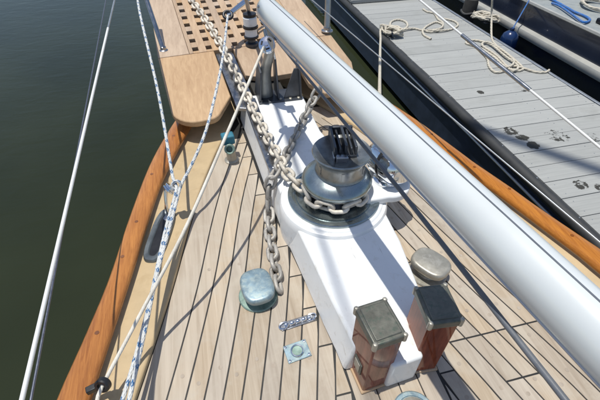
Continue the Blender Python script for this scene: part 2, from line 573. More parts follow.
def solve_y(f, target=0.0):
    """where an outer-to-inner edge f meets the king plank's side (plus target)"""
    lo, hi = Y0, 2.98
    if f(lo) - KING(lo) < target:
        return Y0 - 1
    for _ in range(40):
        mid = (lo + hi) / 2
        if f(mid) - KING(mid) > target:
            lo = mid
        else:
            hi = mid
    return lo

def seam(o):
    return lambda y: cover_in(y) - 1.045 * o

def strip(s, fo, fi, ya, yb_out, yb_in, n=None):
    """board between an outer and an inner edge"""
    n = n or max(3, int((max(yb_out, yb_in) - ya) / 0.12))
    a = [(s * fo(y), y) for y in ys(ya, yb_out, n)]
    b = [(s * fi(y), y) for y in ys(ya, yb_in, n)]
    return a + b[::-1]

def deck_board(name, poly):
    m = MB()
    m.prism(poly, -0.02, random.uniform(-0.0004, 0.0006))
    return m.build(name, 'teak', deck, bevel=0.0009, seg=1)

for s in (-1, 1):
    SIDE = s
    offs = [0.0, MARGIN]
    while True:
        nxt = offs[-1] + PW
        if cover_in(Y0) - 1.045 * nxt < KING(Y0) - 0.02:
            break
        offs.append(nxt)
    # margin board along the covering board, in two lengths
    for ya, yb in ((Y0, 0.2 if s < 0 else BUTT), (0.2 if s < 0 else BUTT, 2.7)):
        fi = seam(MARGIN)
        yin = min(yb, solve_y(fi, 0.03))
        deck_board('margin_plank', strip(s, lambda y: cover_in(y) - GAP, lambda y: seam(MARGIN)(y) + GAP, ya + GAP, (yin if yb > 2 else yb) - GAP, yin - GAP))
    n_planks = len(offs) - 1
    for k in range(n_planks - 1, 0, -1):
        fo, fi = seam(offs[k]), seam(offs[k + 1] if k + 1 < len(offs) else offs[k] + PW)
        wd = PW * 1.045
        y_in = solve_y(fi)
        y_cut = solve_y(fo, wd * 0.86)
        if y_cut <= Y0 + 0.1:
            continue
        cuts = [Y0]
        if s > 0:
            cuts.append(BUTT)
            if k in (5, 6):
                cuts.append(BUTT - 0.185)
        else:
            cuts.append((-0.12, -0.55, 0.1, -0.3)[k % 4])
        cuts = sorted(c for c in set(cuts) if c < y_cut - 0.15)
        for ci, ya in enumerate(cuts):
            last = ci == len(cuts) - 1
            yb = y_cut if last else cuts[ci + 1]
            FO = (lambda f: (lambda y: f(y) - GAP))(fo)
            FI = (lambda f: (lambda y: max(f(y) + GAP, KING(y) + GAP)))(fi)
            deck_board('plank', strip(s, FO, FI, ya + GAP, yb - GAP, yb - GAP))
        # small tapered piece closing the end of the plank against the plinth
        y_hit = solve_y(fo)
        if y_hit - y_cut > 0.04 and y_cut < 2.2:
            yt = [y_cut + (y_hit - y_cut) * q for q in (0.0, 0.3, 0.6, 0.93)]
            deck_board('nib_piece', [(s * (fo(y) - GAP), y + GAP) for y in yt] + [(s * (KING(y) + GAP * 0.6), y + GAP) for y in yt[::-1]])
for xa, xb in ((-0.126, -0.045), (-0.041, 0.04), (0.044, 0.116), (0.12, 0.196)):
    deck_board('king_plank', [(xa, Y0), (xb, Y0), (xb, 0.62), (xa, 0.62)])
m = MB()
m.prism([(x, y) for x, y in ((-0.3, 2.305), (0.3, 2.305), (0.08, 2.75), (-0.08, 2.75))], -0.02, 0.0)
m.build('bow_plank', 'teak', deck, bevel=0.0008, seg=1)

# bungs over the plank fastenings, too small to pick apart
m = MB()
SIDE = 1
for s in (-1, 1):
    SIDE = s
    for k in range(1, 14):
        f = seam(MARGIN + PW * (k - 0.5))
        for j in range(9):
            y = 0.03 + 0.155 * j + 0.04 * (k % 2)
            if f(y) > KING(y) + 0.03 and (s > 0 or j % 3 == 1):
                m.lathe([(0.0078, -0.001), (0.0078, 0.0009)], (s * f(y), y, 0), 10)
bg_ = m.build('bungs', 'bung', deck)
bg_['kind'] = 'stuff'

# covering boards, painted beige, with a low bulwark under each cap rail
for s, side in ((-1, 'port'), (1, 'starboard')):
    m = MB()
    yy = ys(Y0, 2.98, 48)
    # rounded inner edge
    rows = []
    for y in yy:
        ci, ro = cover_in(y), rail_out(y) - 0.012 + beam(s, y)
        ri = rail_in(y) + 0.018 + beam(s, y)
        rows.append([(ci + 0.001, 0.0 - 0.02), (ci + 0.001, 0.012), (ci + 0.004, 0.018), (ci + 0.011, 0.021), (ri - 0.008, 0.026), (ri, 0.03), (ri + 0.003, 0.052), (ro, 0.052)])
    k = len(rows[0])
    vs = [(s * x, y, z) for row, y in zip(rows, yy) for x, z in row]
    fs = []
    for i in range(len(yy) - 1):
        for j in range(k - 1):
            q = (i * k + j, i * k + j + 1, (i + 1) * k + j + 1, (i + 1) * k + j)
            fs.append(q if s < 0 else q[::-1])
    m.add(vs, fs)
    structure(m.build('covering_board', 'beige', angle=50))

# ------------------------------------------------------------------ cap rails
def cap_rail(s, label):
    yy = ys(Y0, 3.45, 70)
    vs, fs = [], []
    k = 0
    for y in yy:
        a = rail_in(min(y, 3.33))
        b = rail_out(y)
        if b < a + 0.03:
            a = b - 0.03
        wdt = b - a
        r = 0.014
        sec = [(a + 0.004, 0.048), (a, 0.060), (a + 0.003, 0.073), (a + r, 0.0815), (a + wdt * 0.5, 0.085), (b - r, 0.0815), (b - 0.003, 0.073), (b, 0.060), (b - 0.004, 0.048)]
        k = len(sec)
        vs += [(s * (x + beam(s, y)), y, z) for x, z in sec]
    for i in range(len(yy) - 1):
        for j in range(k):
            j2 = (j + 1) % k
            q = (i * k + j, i * k + j2, (i + 1) * k + j2, (i + 1) * k + j)
            fs.append(q if s < 0 else q[::-1])
    m = MB()
    m.add(vs, fs + [tuple(range(k))])
    o = m.build('cap_rail', 'varnish', angle=60)
    m = MB()
    for k in range(11):
        y = -0.4 + 0.31 * k + 0.05 * (k % 3)
        x = rail_in(y) * 0.5 + rail_out(y) * 0.5 + beam(s, y)
        m.lathe([(0.0085, 0.08), (0.0085, 0.0856)], (s * (x + 0.012 * (k % 2)), y, 0), 12)
    m.build('bungs', 'dark_bung', o)['kind'] = 'stuff'
    return tag(o, label, 'rail', 'varnished cap rails')
cap_rail(-1, 'orange varnished wooden cap rail beside the open green water')
cap_rail(1, 'varnished wooden cap rail between the white boom and the grey dock')

# ------------------------------------------------------------------ white plinth down the centre of the foredeck
PZ = 0.17
pl = thing('windlass_plinth', (0, 1.3, 0), 'raised white plinth along the middle of the teak deck carrying the windlass', 'plinth')
m = MB()
edge = [(0.14, 2.42), (0.14, 1.9), (0.19, 1.6), (0.25, 1.25), (0.243, 0.985), (0.215, 0.755), (0.19, 0.60), (0.108, 0.60), (0.108, 0.486)]
left = [(-0.012, 0.476), (-0.012, 0.57), (-0.108, 0.57), (-0.115, 0.65), (-0.131, 0.77), (-0.146, 0.915), (-0.164, 1.08), (-0.19, 1.3), (-0.215, 1.65), (-0.235, 2.0), (-0.262, 2.42)]
top = edge + left
low = [(x if abs(x - 0.048) < 0.07 else x + (0.026 if x > 0 else -0.030), y) for x, y in top]
n = len(top)
m.add([(x, y, 0.0) for x, y in low] + [(x, y, PZ) for x, y in top], [tuple(range(n)), tuple(range(2 * n - 1, n - 1, -1))] + [((i + 1) % n, i, n + i, n + (i + 1) % n) for i in range(n)])
m.build('plinth_body', 'white', pl, bevel=0.012, seg=3)
WX, WY = 0.036, 1.30
m = MB()
m.lathe([(0.262, 0.0), (0.260, 0.14), (0.257, 0.172), (0.25, 0.185), (0.242, 0.188), (0.236, 0.189), (0.231, 0.195), (0.222, 0.198), (0.19, 0.198)], (WX, WY, 0), 64)
m.build('round_pad', 'white', pl)
m = MB()
arm = [(0.305 + 0.108 * math.cos(t), 1.295 + 0.108 * math.sin(t)) for t in [-1.9 + 3.8 * i / 24 for i in range(25)]]
m.prism(arm + [(0.16, 1.41), (0.16, 1.19)], 0.193, 0.235)
m.build('side_bracket', 'white', pl, bevel=0.01, seg=3)
m = MB()
m.prism([(-0.26, 2.36), (-0.18, 2.36), (-0.165, 1.9), (-0.155, 1.56), (-0.222, 1.53), (-0.243, 1.95)], 0.162, 0.182)
chafe = m.build('chafe_plate', 'steel', pl, bevel=0.003)
sm_ = MB().lathe([(0.007, 0), (0.007, 0.002), (0.004, 0.004)], (0, 0, 0), 10).mesh('plate_screw', 'steel')
for x, y in ((-0.235, 2.3), (-0.225, 2.1), (-0.215, 1.9), (-0.205, 1.72), (-0.2, 1.6)):
    put(sm_, 'plate_screw', chafe, Matrix.Translation((x, y, 0.182)))

# ------------------------------------------------------------------ windlass
wl = thing('windlass', (WX, WY, 0.198), 'worn bronze vertical anchor windlass with chain wrapped round it, on the white plinth', 'windlass')
c0 = (WX, WY, 0)
m = MB()
m.lathe([(0.218, 0.194), (0.218, 0.208), (0.214, 0.212), (0.198, 0.212), (0.196, 0.206), (0.182, 0.206), (0.18, 0.214), (0.12, 0.215)], c0, 64)
m.build('base_ring', 'windlass', wl)
m = MB()
m.lathe([(0.11, 0.21), (0.128, 0.216), (0.135, 0.226), (0.118, 0.242), (0.112, 0.256), (0.118, 0.27), (0.135, 0.284), (0.13, 0.292)], c0, 48)
for i in range(9):
    t = 2 * PI * i / 9
    m.box((WX + 0.122 * math.cos(t), WY + 0.122 * math.sin(t), 0.23), (0.032, 0.026, 0.02), Matrix.Rotation(t, 3, 'Z'))
m.build('chain_wheel', 'dark_metal', wl)
m = MB()
m.lathe([(0.12, 0.288), (0.15, 0.29), (0.159, 0.296), (0.161, 0.304), (0.158, 0.314), (0.146, 0.328), (0.126, 0.343), (0.106, 0.353), (0.098, 0.356)], (WX + 0.010, WY, 0), 64)
m.build('brake_cone', 'windlass', wl)
m = MB()
DXC = WX + 0.022
m.lathe([(0.116, 0.350), (0.111, 0.358), (0.108, 0.372), (0.108, 0.405), (0.111, 0.424), (0.119, 0.438), (0.128, 0.446), (0.1305, 0.453), (0.127, 0.458), (0.12, 0.455), (0.110, 0.450), (0.098, 0.445), (0.086, 0.440), (0.06, 0.435), (0.01, 0.434)], (DXC, WY, 0), 64)
for i in range(6):
    t = 2 * PI * i / 6 + 0.3
    m.box((DXC + 0.108 * math.cos(t), WY + 0.108 * math.sin(t), 0.39), (0.005, 0.012, 0.04), Matrix.Rotation(t, 3, 'Z'))
drum = m.build('warping_drum', 'drum', wl)
m = MB()
rz = Matrix.Rotation(-0.16, 3, 'Z')
def inside(dx, dy, z, size):
    q = rz @ Vector((dx, dy, 0))
    m.box((DXC + q.x, WY + q.y, z), size, rz)
for dx, dy, sx_, sy_, hh in ((-0.034, 0.05, 0.012, 0.16, 0.072), (-0.010, 0.05, 0.010, 0.15, 0.060), (0.014, 0.052, 0.012, 0.16, 0.078), (0.038, 0.05, 0.010, 0.15, 0.060), (0.058, 0.045, 0.012, 0.14, 0.066)):
    inside(dx, dy, 0.424 + hh / 2, (sx_, sy_, hh))
inside(0.012, 0.128, 0.46, (0.108, 0.014, 0.076))
inside(0.012, 0.045, 0.436, (0.10, 0.15, 0.026))
m.build('pawl_block', 'dark_metal', drum, bevel=0.003)
m = MB()
inside(-0.006, -0.048, 0.447, (0.052, 0.028, 0.03))
inside(-0.038, -0.024, 0.441, (0.010, 0.05, 0.03))
m.build('handle_socket', 'steel', drum, bevel=0.004)

mo = thing('windlass_motor', (0.305, 1.31, 0.235), 'chrome domed motor on a white bracket under the boom', 'motor')
m = MB()
ax = Vector((0.04, -0.17, 0.03))
m.lathe([(0.01, -0.135), (0.06, -0.127), (0.082, -0.105), (0.087, -0.07), (0.087, 0.05), (0.08, 0.078), (0.056, 0.100), (0.01, 0.108)], (0.322, 1.325, 0.320), 40, axis=ax)
m.build('motor_body', 'chrome', mo)
m = MB()
m.lathe([(0.0882, -0.012), (0.09, -0.008), (0.09, 0.004), (0.0882, 0.008)], (0.322, 1.325, 0.320), 40, axis=ax)
m.build('clamp_band', 'black', mo)
m = MB()
m.lathe([(0.066, 0.0), (0.066, 0.012), (0.05, 0.02), (0.045, 0.06)], (0.305, 1.31, 0.235), 32)
m.build('motor_foot', 'chrome', mo)

# ------------------------------------------------------------------ chain
def link_mesh(mat):
    """one stud-less link lying in its own XY plane, long axis X"""
    r, L, W = 0.0098, 0.100, 0.065
    a, R_ = (L - W) / 2, (W - 2 * r) / 2
    pts = []
    for i in range(7):
        t = -PI / 2 + PI * i / 6
        pts.append((a + R_ * math.cos(t), R_ * math.sin(t), 0))
    for i in range(7):
        t = PI / 2 + PI * i / 6
        pts.append((-a + R_ * math.cos(t), R_ * math.sin(t), 0))
    m = MB()
    m.tube(pts, r, 8, closed=True, uv=False)
    return m.mesh('link', mat, 80)

PITCH = 0.0605
def lay_chain(root, mesh, path, twist0=0.35, loose=0.18):
    pts = spline(path, 0.004)
    d, nxt, k = 0.0, 0.0, 0
    for i in range(1, len(pts)):
        seg = (pts[i] - pts[i - 1]).length
        d += seg
        if d >= nxt:
            t = (pts[min(i + 5, len(pts) - 1)] - pts[max(0, i - 6)]).normalized()
            up = Vector((0, 0, 1))
            if abs(t.z) > 0.85:
                up = Vector((0.9, 0.3, 0))
            y = up.cross(t).normalized()
            z = t.cross(y)
            rot = Matrix((t, y, z)).transposed()
            tw = twist0 + (PI / 2 if k % 2 else 0) + random.uniform(-loose, loose)
            mt = Matrix.Translation(pts[i]) @ rot.to_4x4() @ Matrix.Rotation(tw, 4, 'X') @ Matrix.Rotation(random.uniform(-0.05, 0.05), 4, 'Z')
            put(mesh, 'link', root, mt)
            nxt += PITCH
            k += 1

ch = thing('anchor_chain', (-0.27, 2.564, 0.235), 'rusty tan anchor chain from the bowsprit grating to the windlass', 'chain', 'galvanised chains')
path = [(-0.644, 4.412, 0.542), (-0.514, 3.767, 0.445), (-0.408, 3.317, 0.377), (-0.331, 2.933, 0.32), (-0.27, 2.564, 0.255), (-0.231, 2.259, 0.225), (-0.202, 1.967, 0.215), (-0.172, 1.687, 0.22), (-0.154, 1.466, 0.24)]
gr = 0.142
for i in range(13):
    t = math.radians(176 + 15 * i)
    path.append((WX + gr * math.cos(t), WY + gr * math.sin(t), 0.257))
path += [(WX + 0.13, WY + 0.12, 0.25)]
lay_chain(ch, link_mesh('chain'), path)
ch2 = thing('slack_chain', (-0.255, 1.444, 0), 'slack chain with its shade painted grey, crossing the plinth and hanging down to the deck by the blue bollard', 'chain', 'galvanised chains')
lay_chain(ch2, link_mesh('chain_shaded'), [(0.27, 2.175, 0.42), (0.224, 2.178, 0.32), (0.17, 2.161, 0.24), (0.033, 1.946, 0.2), (-0.071, 1.749, 0.2), (-0.163, 1.575, 0.215), (-0.22, 1.494, 0.205), (-0.246, 1.486, 0.13), (-0.262, 1.425, 0.035), (-0.281, 1.298, 0.022), (-0.295, 1.141, 0.022), (-0.301, 0.989, 0.022)], 0.5, 0.3)

# ------------------------------------------------------------------ samson posts
def samson_post(x, y, rz, label, plaque, height=0.335):
    t = thing('samson_post', (x, y, 0), label, 'post', 'varnished posts at the end of the plinth')
    rot = Matrix.Rotation(rz, 3, 'Z')
    o = Vector((x, y, 0))
    def bx(mb, c, s):
        return mb.box(o + rot @ Vector(c), s, rot)
    bx(MB(), (0, 0, height / 2), (0.1, 0.128, height)).build('post', 'mahogany', t, bevel=0.006, seg=3)
    m = MB()
    bx(m, (0, 0, 0.006), (0.114, 0.142, 0.012))
    m.build('base_moulding', 'sprit_teak', t, bevel=0.004)
    m = MB()
    bx(m, (0, 0, height + 0.006), (0.112, 0.14, 0.034))
    cap = m.build('cap', 'cap_bronze', t, bevel=0.006, seg=3)
    m = MB()
    bx(m, (0, 0, height + 0.024), (0.088, 0.114, 0.006))
    m.build('cap_plate', 'cap_bronze', cap, bevel=0.003)
    for sx_ in (-1, 1):
        for sy_ in (-1, 1):
            m = MB()
            c = o + rot @ Vector((sx_ * 0.0505, sy_ * 0.0645, 0))
            m.lathe([(0.006, height - 0.011), (0.0085, height - 0.008), (0.0085, height + 0.021), (0.006, height + 0.0255), (0.003, height + 0.0265)], c, 14)
            m.build('cap_stud', 'patina_grey', cap)
    if plaque:
        m = MB()
        bx(m, (-0.0525, -0.008, 0.11), (0.006, 0.05, 0.066))
        pq = m.build('plaque', 'cap_bronze', t, bevel=0.002)
        m = MB()
        bx(m, (-0.0562, -0.008, 0.11), (0.004, 0.034, 0.05))
        m.build('plaque_face', 'patina_grey', pq, bevel=0.001)
    return t
samson_post(-0.053, 0.55, 0.10, 'varnished mahogany post with green-grey bronze cap and small plaque on its side', True)
samson_post(0.152, 0.565, -0.10, 'varnished mahogany post right of the plinth end, its cap half in shadow', False)

# ------------------------------------------------------------------ mushroom bollards and deck fittings
def bollard(x, y, rz, label, head, foot, name='mushroom_bollard'):
    t = thing(name, (x, y, 0), label, 'bollard', 'low bronze bollards on the foredeck')
    m = MB()
    m.lathe([(0.084, 0.0005), (0.084, 0.006), (0.08, 0.01), (0.055, 0.012)], (x, y, 0), 40)
    m.build('foot_flange', foot, t)
    m = MB()
    m.lathe([(0.05, 0.01), (0.042, 0.02), (0.04, 0.045), (0.05, 0.055)], (x, y, 0), 32)
    m.build('stem', foot, t)
    m = MB()
    m.lathe([(0.04, 0.046), (0.062, 0.048), (0.070, 0.053), (0.0725, 0.060), (0.0725, 0.074), (0.0705, 0.081), (0.066, 0.085), (0.060, 0.0865), (0.01, 0.088)], (0, 0, 0), 48, sx=0.93, sy=1.16, power=2.9)
    o = m.build('head', head, t)
    o.matrix_basis = Matrix.Translation((x, y, 0)) @ Matrix.Rotation(rz, 4, 'Z')
    return t
bollard(-0.393, 0.966, 0.12, 'low bollard with pale blue-grey worn head, on the port teak planks', 'patina_blue', 'patina_green')
bollard(0.372, 0.905, 0.55, 'low bollard with warm grey head beside the starboard edge of the plinth', 'patina_grey', 'patina_grey')

dp = thing('deck_filler_plate', (0.052, 0.375, 0), 'round bronze deck plate just aft of the plinth end', 'deck plate')
m = MB()
m.lathe([(0.075, 0.0005), (0.075, 0.008), (0.07, 0.012), (0.058, 0.012), (0.056, 0.009)], (0.052, 0.372, 0), 40)
m.build('rim', 'patina_blue', dp)
m = MB()
m.lathe([(0.054, 0.002), (0.054, 0.011), (0.04, 0.014), (0.01, 0.015)], (0.052, 0.372, 0), 40)
m.build('lid', 'patina_grey', dp)

# hinged hasp
hp = thing('deck_hasp', (-0.255, 0.802, 0), 'small chrome hinged hasp lying on the planks below the blue bollard', 'hasp')
rh = Matrix.Rotation(0.10, 3, 'Z')
oh = Vector((-0.255, 0.802, 0))
m = MB()
m.box(oh + Vector((0, 0, 0.003)), (0.15, 0.036, 0.005), rh)
m.build('plate', 'steel', hp, bevel=0.002)
m = MB()
for i in range(5):
    cc = oh + rh @ Vector((-0.05 + 0.025 * i, 0.0, 0.012))
    m.lathe([(0.008, -0.010), (0.0095, -0.008), (0.0095, 0.008), (0.008, 0.010)], cc, 14, axis=rh @ Vector((1, 0, 0)))
m.build('knuckles', 'chrome', hp)
for x in (-0.062, 0.058):
    m = MB()
    cc = oh + rh @ Vector((x, 0, 0.010))
    m.tube([cc + rh @ Vector((0.018 * math.cos(t), 0.014 * math.sin(t), 0.004 * math.cos(t))) for t in [2 * PI * i / 20 for i in range(20)]], 0.0038, 8, closed=True, uv=False)
    m.build('loop', 'chrome', hp)

# flush lifting-ring plate
lp = thing('lifting_ring_plate', (-0.285, 0.683, 0), 'small square chrome plate with a round ring handle let into the planks', 'deck plate')
rl = Matrix.Rotation(0.12, 3, 'Z')
ol = Vector((-0.287, 0.683, 0))
m = MB()
m.box(ol + Vector((0, 0, 0.002)), (0.094, 0.072, 0.006), rl)
lpp = m.build('plate', 'patina_blue', lp, bevel=0.002)
m = MB()
m.lathe([(0.026, 0.004), (0.026, 0.0075), (0.02, 0.0065), (0.006, 0.006)], ol, 28)
m.build('cup', 'patina_green', lp)
m = MB()
m.tube([ol + Vector((0.0225 * math.cos(t), 0.0225 * math.sin(t), 0.0085)) for t in [2 * PI * i / 28 for i in range(28)]], 0.0032, 8, closed=True, uv=False)
m.build('ring', 'chrome', lp)
for sx_ in (-1, 1):
    for sy_ in (-1, 1):
        m = MB()
        m.lathe([(0.0055, 0.004), (0.0055, 0.0062), (0.003, 0.0075)], ol + rl @ Vector((sx_ * 0.039, sy_ * 0.028, 0)), 10)
        m.build('screw', 'chrome', lpp)

# deck-wash valve
vx, vy, _ = (-0.398, 1.959, 0)
va = thing('deck_wash_valve', (vx, vy, 0), 'small bronze deck valve with a teal cap below the bowsprit platform', 'valve')
m = MB()
m.lathe([(0.045, 0.0), (0.045, 0.006), (0.03, 0.012), (0.026, 0.05), (0.03, 0.075)], (vx, vy, 0), 28)
m.build('body', 'patina_grey', va)
m = MB()
dv = Vector((-0.1, -0.75, 0.5)).normalized()
m.lathe([(0.024, 0.0), (0.03, 0.01), (0.031, 0.055), (0.026, 0.06), (0.019, 0.058), (0.018, 0.02)], Vector((vx, vy + 0.01, 0.075)), 28, axis=dv)
m.build('outlet', 'patina_green', va)
m = MB()
m.box((vx - 0.005, vy + 0.05, 0.125), (0.075, 0.06, 0.06), Matrix.Rotation(0.1, 3, 'Z'))
m.build('valve_cap', 'teal', va, bevel=0.009, seg=3)
m = MB()
m.lathe([(0.02, 0.05), (0.02, 0.11)], (vx, vy + 0.04, 0), 16)
m.build('valve_stem', 'patina_grey', va)

# oval hawse in the port covering board
hw = thing('hawse_ring', (-0.805, 1.402, 0.02), 'oval grey metal hawse opening in the beige side deck under the ropes', 'hawse')
hr = Matrix.Rotation(-0.24, 3, 'Z')
oc = Vector((-0.805, 1.402, 0.030))
def oval(a, b, n=40):
    out = []
    for i in range(n):
        t = 2 * PI * i / n
        cx, cy = math.cos(t), math.sin(t)
        q = 1 / (abs(cx) ** 3.2 + abs(cy) ** 3.2) ** (1 / 3.2)
        out.append((a * cx * q, b * cy * q))
    return out
m = MB()
rings = [(0.052, 0.172, -0.012), (0.051, 0.171, 0.004), (0.046, 0.166, 0.011), (0.030, 0.144, 0.009), (0.024, 0.136, 0.003), (0.022, 0.134, -0.006)]
vs, fs = [], []
for a, b, z in rings:
    vs += [oc + hr @ Vector((x, y, z)) for x, y in oval(a, b)]
for i in range(len(rings) - 1):
    for k in range(40):
        k2 = (k + 1) % 40
        fs.append((i * 40 + k, i * 40 + k2, (i + 1) * 40 + k2, (i + 1) * 40 + k))
m.add(vs, fs)
m.build('ring', 'hawse_grey', hw)
m = MB()
vs = [oc + hr @ Vector((x, y, -0.001)) for x, y in oval(0.025, 0.138)]
m.add(vs, [tuple(range(len(vs)))])
m.build('opening', 'black', hw)  # flat black sheet, painted in for the dark inside of the hole

# ------------------------------------------------------------------ bowsprit platform
SO = Vector((-0.04, 2.2, 0.18))
SV = Vector((-0.11, 1.0, 0.15))
SU = Vector((1.0, 0.11, 0.0))
SN = SU.cross(SV).normalized()
def sp(u, v, n=0.0):
    return SO + SU * u + SV * v + SN * n
def sprit_board(name, poly, n0, n1, mat='sprit_teak', parent=None, bevel=0.004):
    n = len(poly)
    a = sum(poly[i][0] * poly[(i + 1) % n][1] - poly[(i + 1) % n][0] * poly[i][1] for i in range(n))
    if a < 0:
        poly = poly[::-1]
    m = MB()
    vs = [sp(u, v, n0) for u, v in poly] + [sp(u, v, n1) for u, v in poly]
    fs = [tuple(range(n - 1, -1, -1)), tuple(range(n, 2 * n))] + [(i, (i + 1) % n, n + (i + 1) % n, n + i) for i in range(n)]
    m.add(vs, fs)
    return m.build(name, mat, parent, bevel=bevel)
bs = thing('bowsprit_platform', (-0.04, 2.6, 0.0), 'pale teak bowsprit platform with square-holed grating over the bow', 'platform')
TH = 0.042
def arc(cx, cy, r, a0, a1, n=8):
    return [(cx + r * math.cos(math.radians(a0 + (a1 - a0) * i / n)), cy + r * math.sin(math.radians(a0 + (a1 - a0) * i / n))) for i in range(n + 1)]
port_aft = [(-0.665, 0.757), (-0.662, 0.22)] + arc(-0.512, 0.155, 0.15, 172, 275) + arc(-0.455, 0.10, 0.095, 285, 325, 4) + [(-0.275, 0.20), (-0.268, 0.757)]
sprit_board('aft_board', port_aft, -TH, 0, parent=bs, bevel=0.007)
sprit_board('aft_board', [(0.665, 0.757), (0.665, 0.36), (0.60, 0.16), (0.5, 0.04), (0.33, 0.06), (0.268, 0.2), (0.268, 0.757)], -TH, 0, parent=bs, bevel=0.007)
sprit_board('centre_board', [(-0.125, 0.757), (-0.125, 0.40), (0.0, 0.34), (0.262, 0.34), (0.262, 0.757)], -TH, -0.001, parent=bs)
sprit_board('chain_trough', [(-0.262, 0.757), (-0.262, 0.10), (-0.131, 0.05), (-0.131, 0.757)], -0.05, -0.024, 'steel', bs)
V1 = 2.35
sprit_board('side_board', [(-0.665, 0.76), (-0.445, 0.76), (-0.445, V1), (-0.60, V1)], -TH, 0.0005, parent=bs)
sprit_board('side_board', [(0.665, 0.76), (0.445, 0.76), (0.445, V1), (0.60, V1)], -TH, 0.0005, parent=bs)
# grating: long battens with cross battens let in between them
cols = [-0.393 + 0.0985 * i for i in range(9)]
HW = 0.0215
prev = -0.443
for i, c in enumerate(cols + [None]):
    nxt = (c - HW) if c is not None else 0.443
    if nxt - prev > 0.008:
        sprit_board('long_batten', [(prev, 0.76), (nxt, 0.76), (nxt, V1), (prev, V1)], -TH, 0, parent=bs, bevel=0.003)
    if c is not None:
        prev = c + HW
v = 0.76
rowp, hole = 0.121, 0.052
row = 0
first = 0.815
spans = []
y_prev = 0.762
while first + row * rowp < V1:
    hv = first + row * rowp
    spans.append((y_prev, hv - hole / 2))
    y_prev = hv + hole / 2
    row += 1
spans.append((y_prev, V1))
for c in cols:
    for a, b in spans:
        if b - a > 0.006:
            sprit_board('cross_batten', [(c - HW, a), (c + HW, a), (c + HW, b), (c - HW, b)], -0.032, -0.003, parent=bs, bevel=0.0)
sprit_board('beam', [(-0.11, -0.05), (0.11, -0.05), (0.07, V1 + 0.6), (-0.07, V1 + 0.6)], -0.17, -0.052, 'tar', bs)

# pulpit posts standing on the platform
def pulpit_post(base, top, r, label):
    base, top = Vector(base), Vector(top)
    t = thing('pulpit_post', base, label, 'rail post', 'stainless pulpit posts')
    MB().tube([base, top], r, 20, uv=False).build('tube', 'steel', t)
    MB().lathe([(r * 2.0, 0), (r * 2.0, 0.008), (r * 1.3, 0.014), (r * 1.25, 0.03)], base, 28).build('foot', 'steel', t)
    return t
pulpit_post((-0.748, 2.991, 0.299), (-0.832, 3.292, 0.75), 0.017, 'stainless pulpit post on the port edge of the bowsprit platform')
pulpit_post((0.519, 3.067, 0.31), (0.555, 3.212, 0.9), 0.023, 'stainless pulpit post standing between the white boom and the dock')

# ------------------------------------------------------------------ boom
BF, BA = Vector((-0.125, 1.912, 0.845)), Vector((0.121, 0.227, 0.835))
bd = (BA - BF).normalized()
BF = BF - bd * 0.05
BA = BF + bd * 3.3
BR = 0.056
bo = thing('staysail_boom', BF, 'long white staysail boom running diagonally over the starboard deck', 'boom')
m = MB()
side = bd.cross(Vector((0, 0, 1))).normalized()
if side.x < 0:
    side = -side
upv = side.cross(bd)
if upv.z < 0:
    upv = -upv
ring = 40
vs, fs = [], []
stations = [(-0.035, 0.25), (-0.03, 0.55), (-0.018, 0.82), (0.0, 0.97), (0.03, 1.0)] + [(0.1 + 0.2 * i, 1.0) for i in range(17)]
for d, q in stations:
    for k in range(ring):
        t = 2 * PI * k / ring
        vs.append(BF + bd * d + side * math.cos(t) * BR * q * 0.96 + upv * math.sin(t) * BR * q * 1.08)
for i in range(len(stations) - 1):
    for k in range(ring):
        k2 = (k + 1) % ring
        fs.append((i * ring + k, i * ring + k2, (i + 1) * ring + k2, (i + 1) * ring + k))
fs.append(tuple(range(ring)))
m.add(vs, fs)
m.build('spar', 'boom', bo, angle=60)
def along(a0, a1, proud, name, mat, d0=0.03, d1=3.29):
    m = MB()
    vs = []
    for d in (d0, d1):
        for ang, q in ((a0, 0.9), (a0, 1 + proud), (a1, 1 + proud), (a1, 0.9)):
            t = math.radians(ang)
            vs.append(BF + bd * d + side * math.cos(t) * BR * 0.96 * q + upv * math.sin(t) * BR * 1.08 * q)
    m.add(vs, [(0, 1, 5, 4), (1, 2, 6, 5), (2, 3, 7, 6), (0, 3, 2, 1), (4, 5, 6, 7)])
    m.build(name, mat, bo)
along(91.5, 95.5, 0.012, 'sail_groove', 'groove')
along(208, 213, 0.05, 'lower_track', 'alloy')
m = MB()
for d, a in ((0.03, 150), (2.02, 196), (2.05, 196)):
    t = math.radians(a)
    nrm = side * math.cos(t) + upv * math.sin(t)
    m.lathe([(0.007, 0), (0.006, 0.003), (0.003, 0.004)], BF + bd * d + nrm * BR * 1.0, 10, axis=nrm)
m.build('rivets', 'steel', bo)

st = tag(MB().tube([Vector((-0.057, 2.198, 0.62)), Vector((0.062, 0.791, 0.665)), Vector((0.078, 0.147, 0.72)), Vector((0.078, 0.147, 0.72)) + (Vector((0.078, 0.147, 0.72)) - Vector((-0.057, 2.198, 0.62))) * 0.35], 0.0068, 14).build('preventer_tube', 'grey_line'), 'thin dark grey tube slanting below the white boom over the windlass', 'tube')

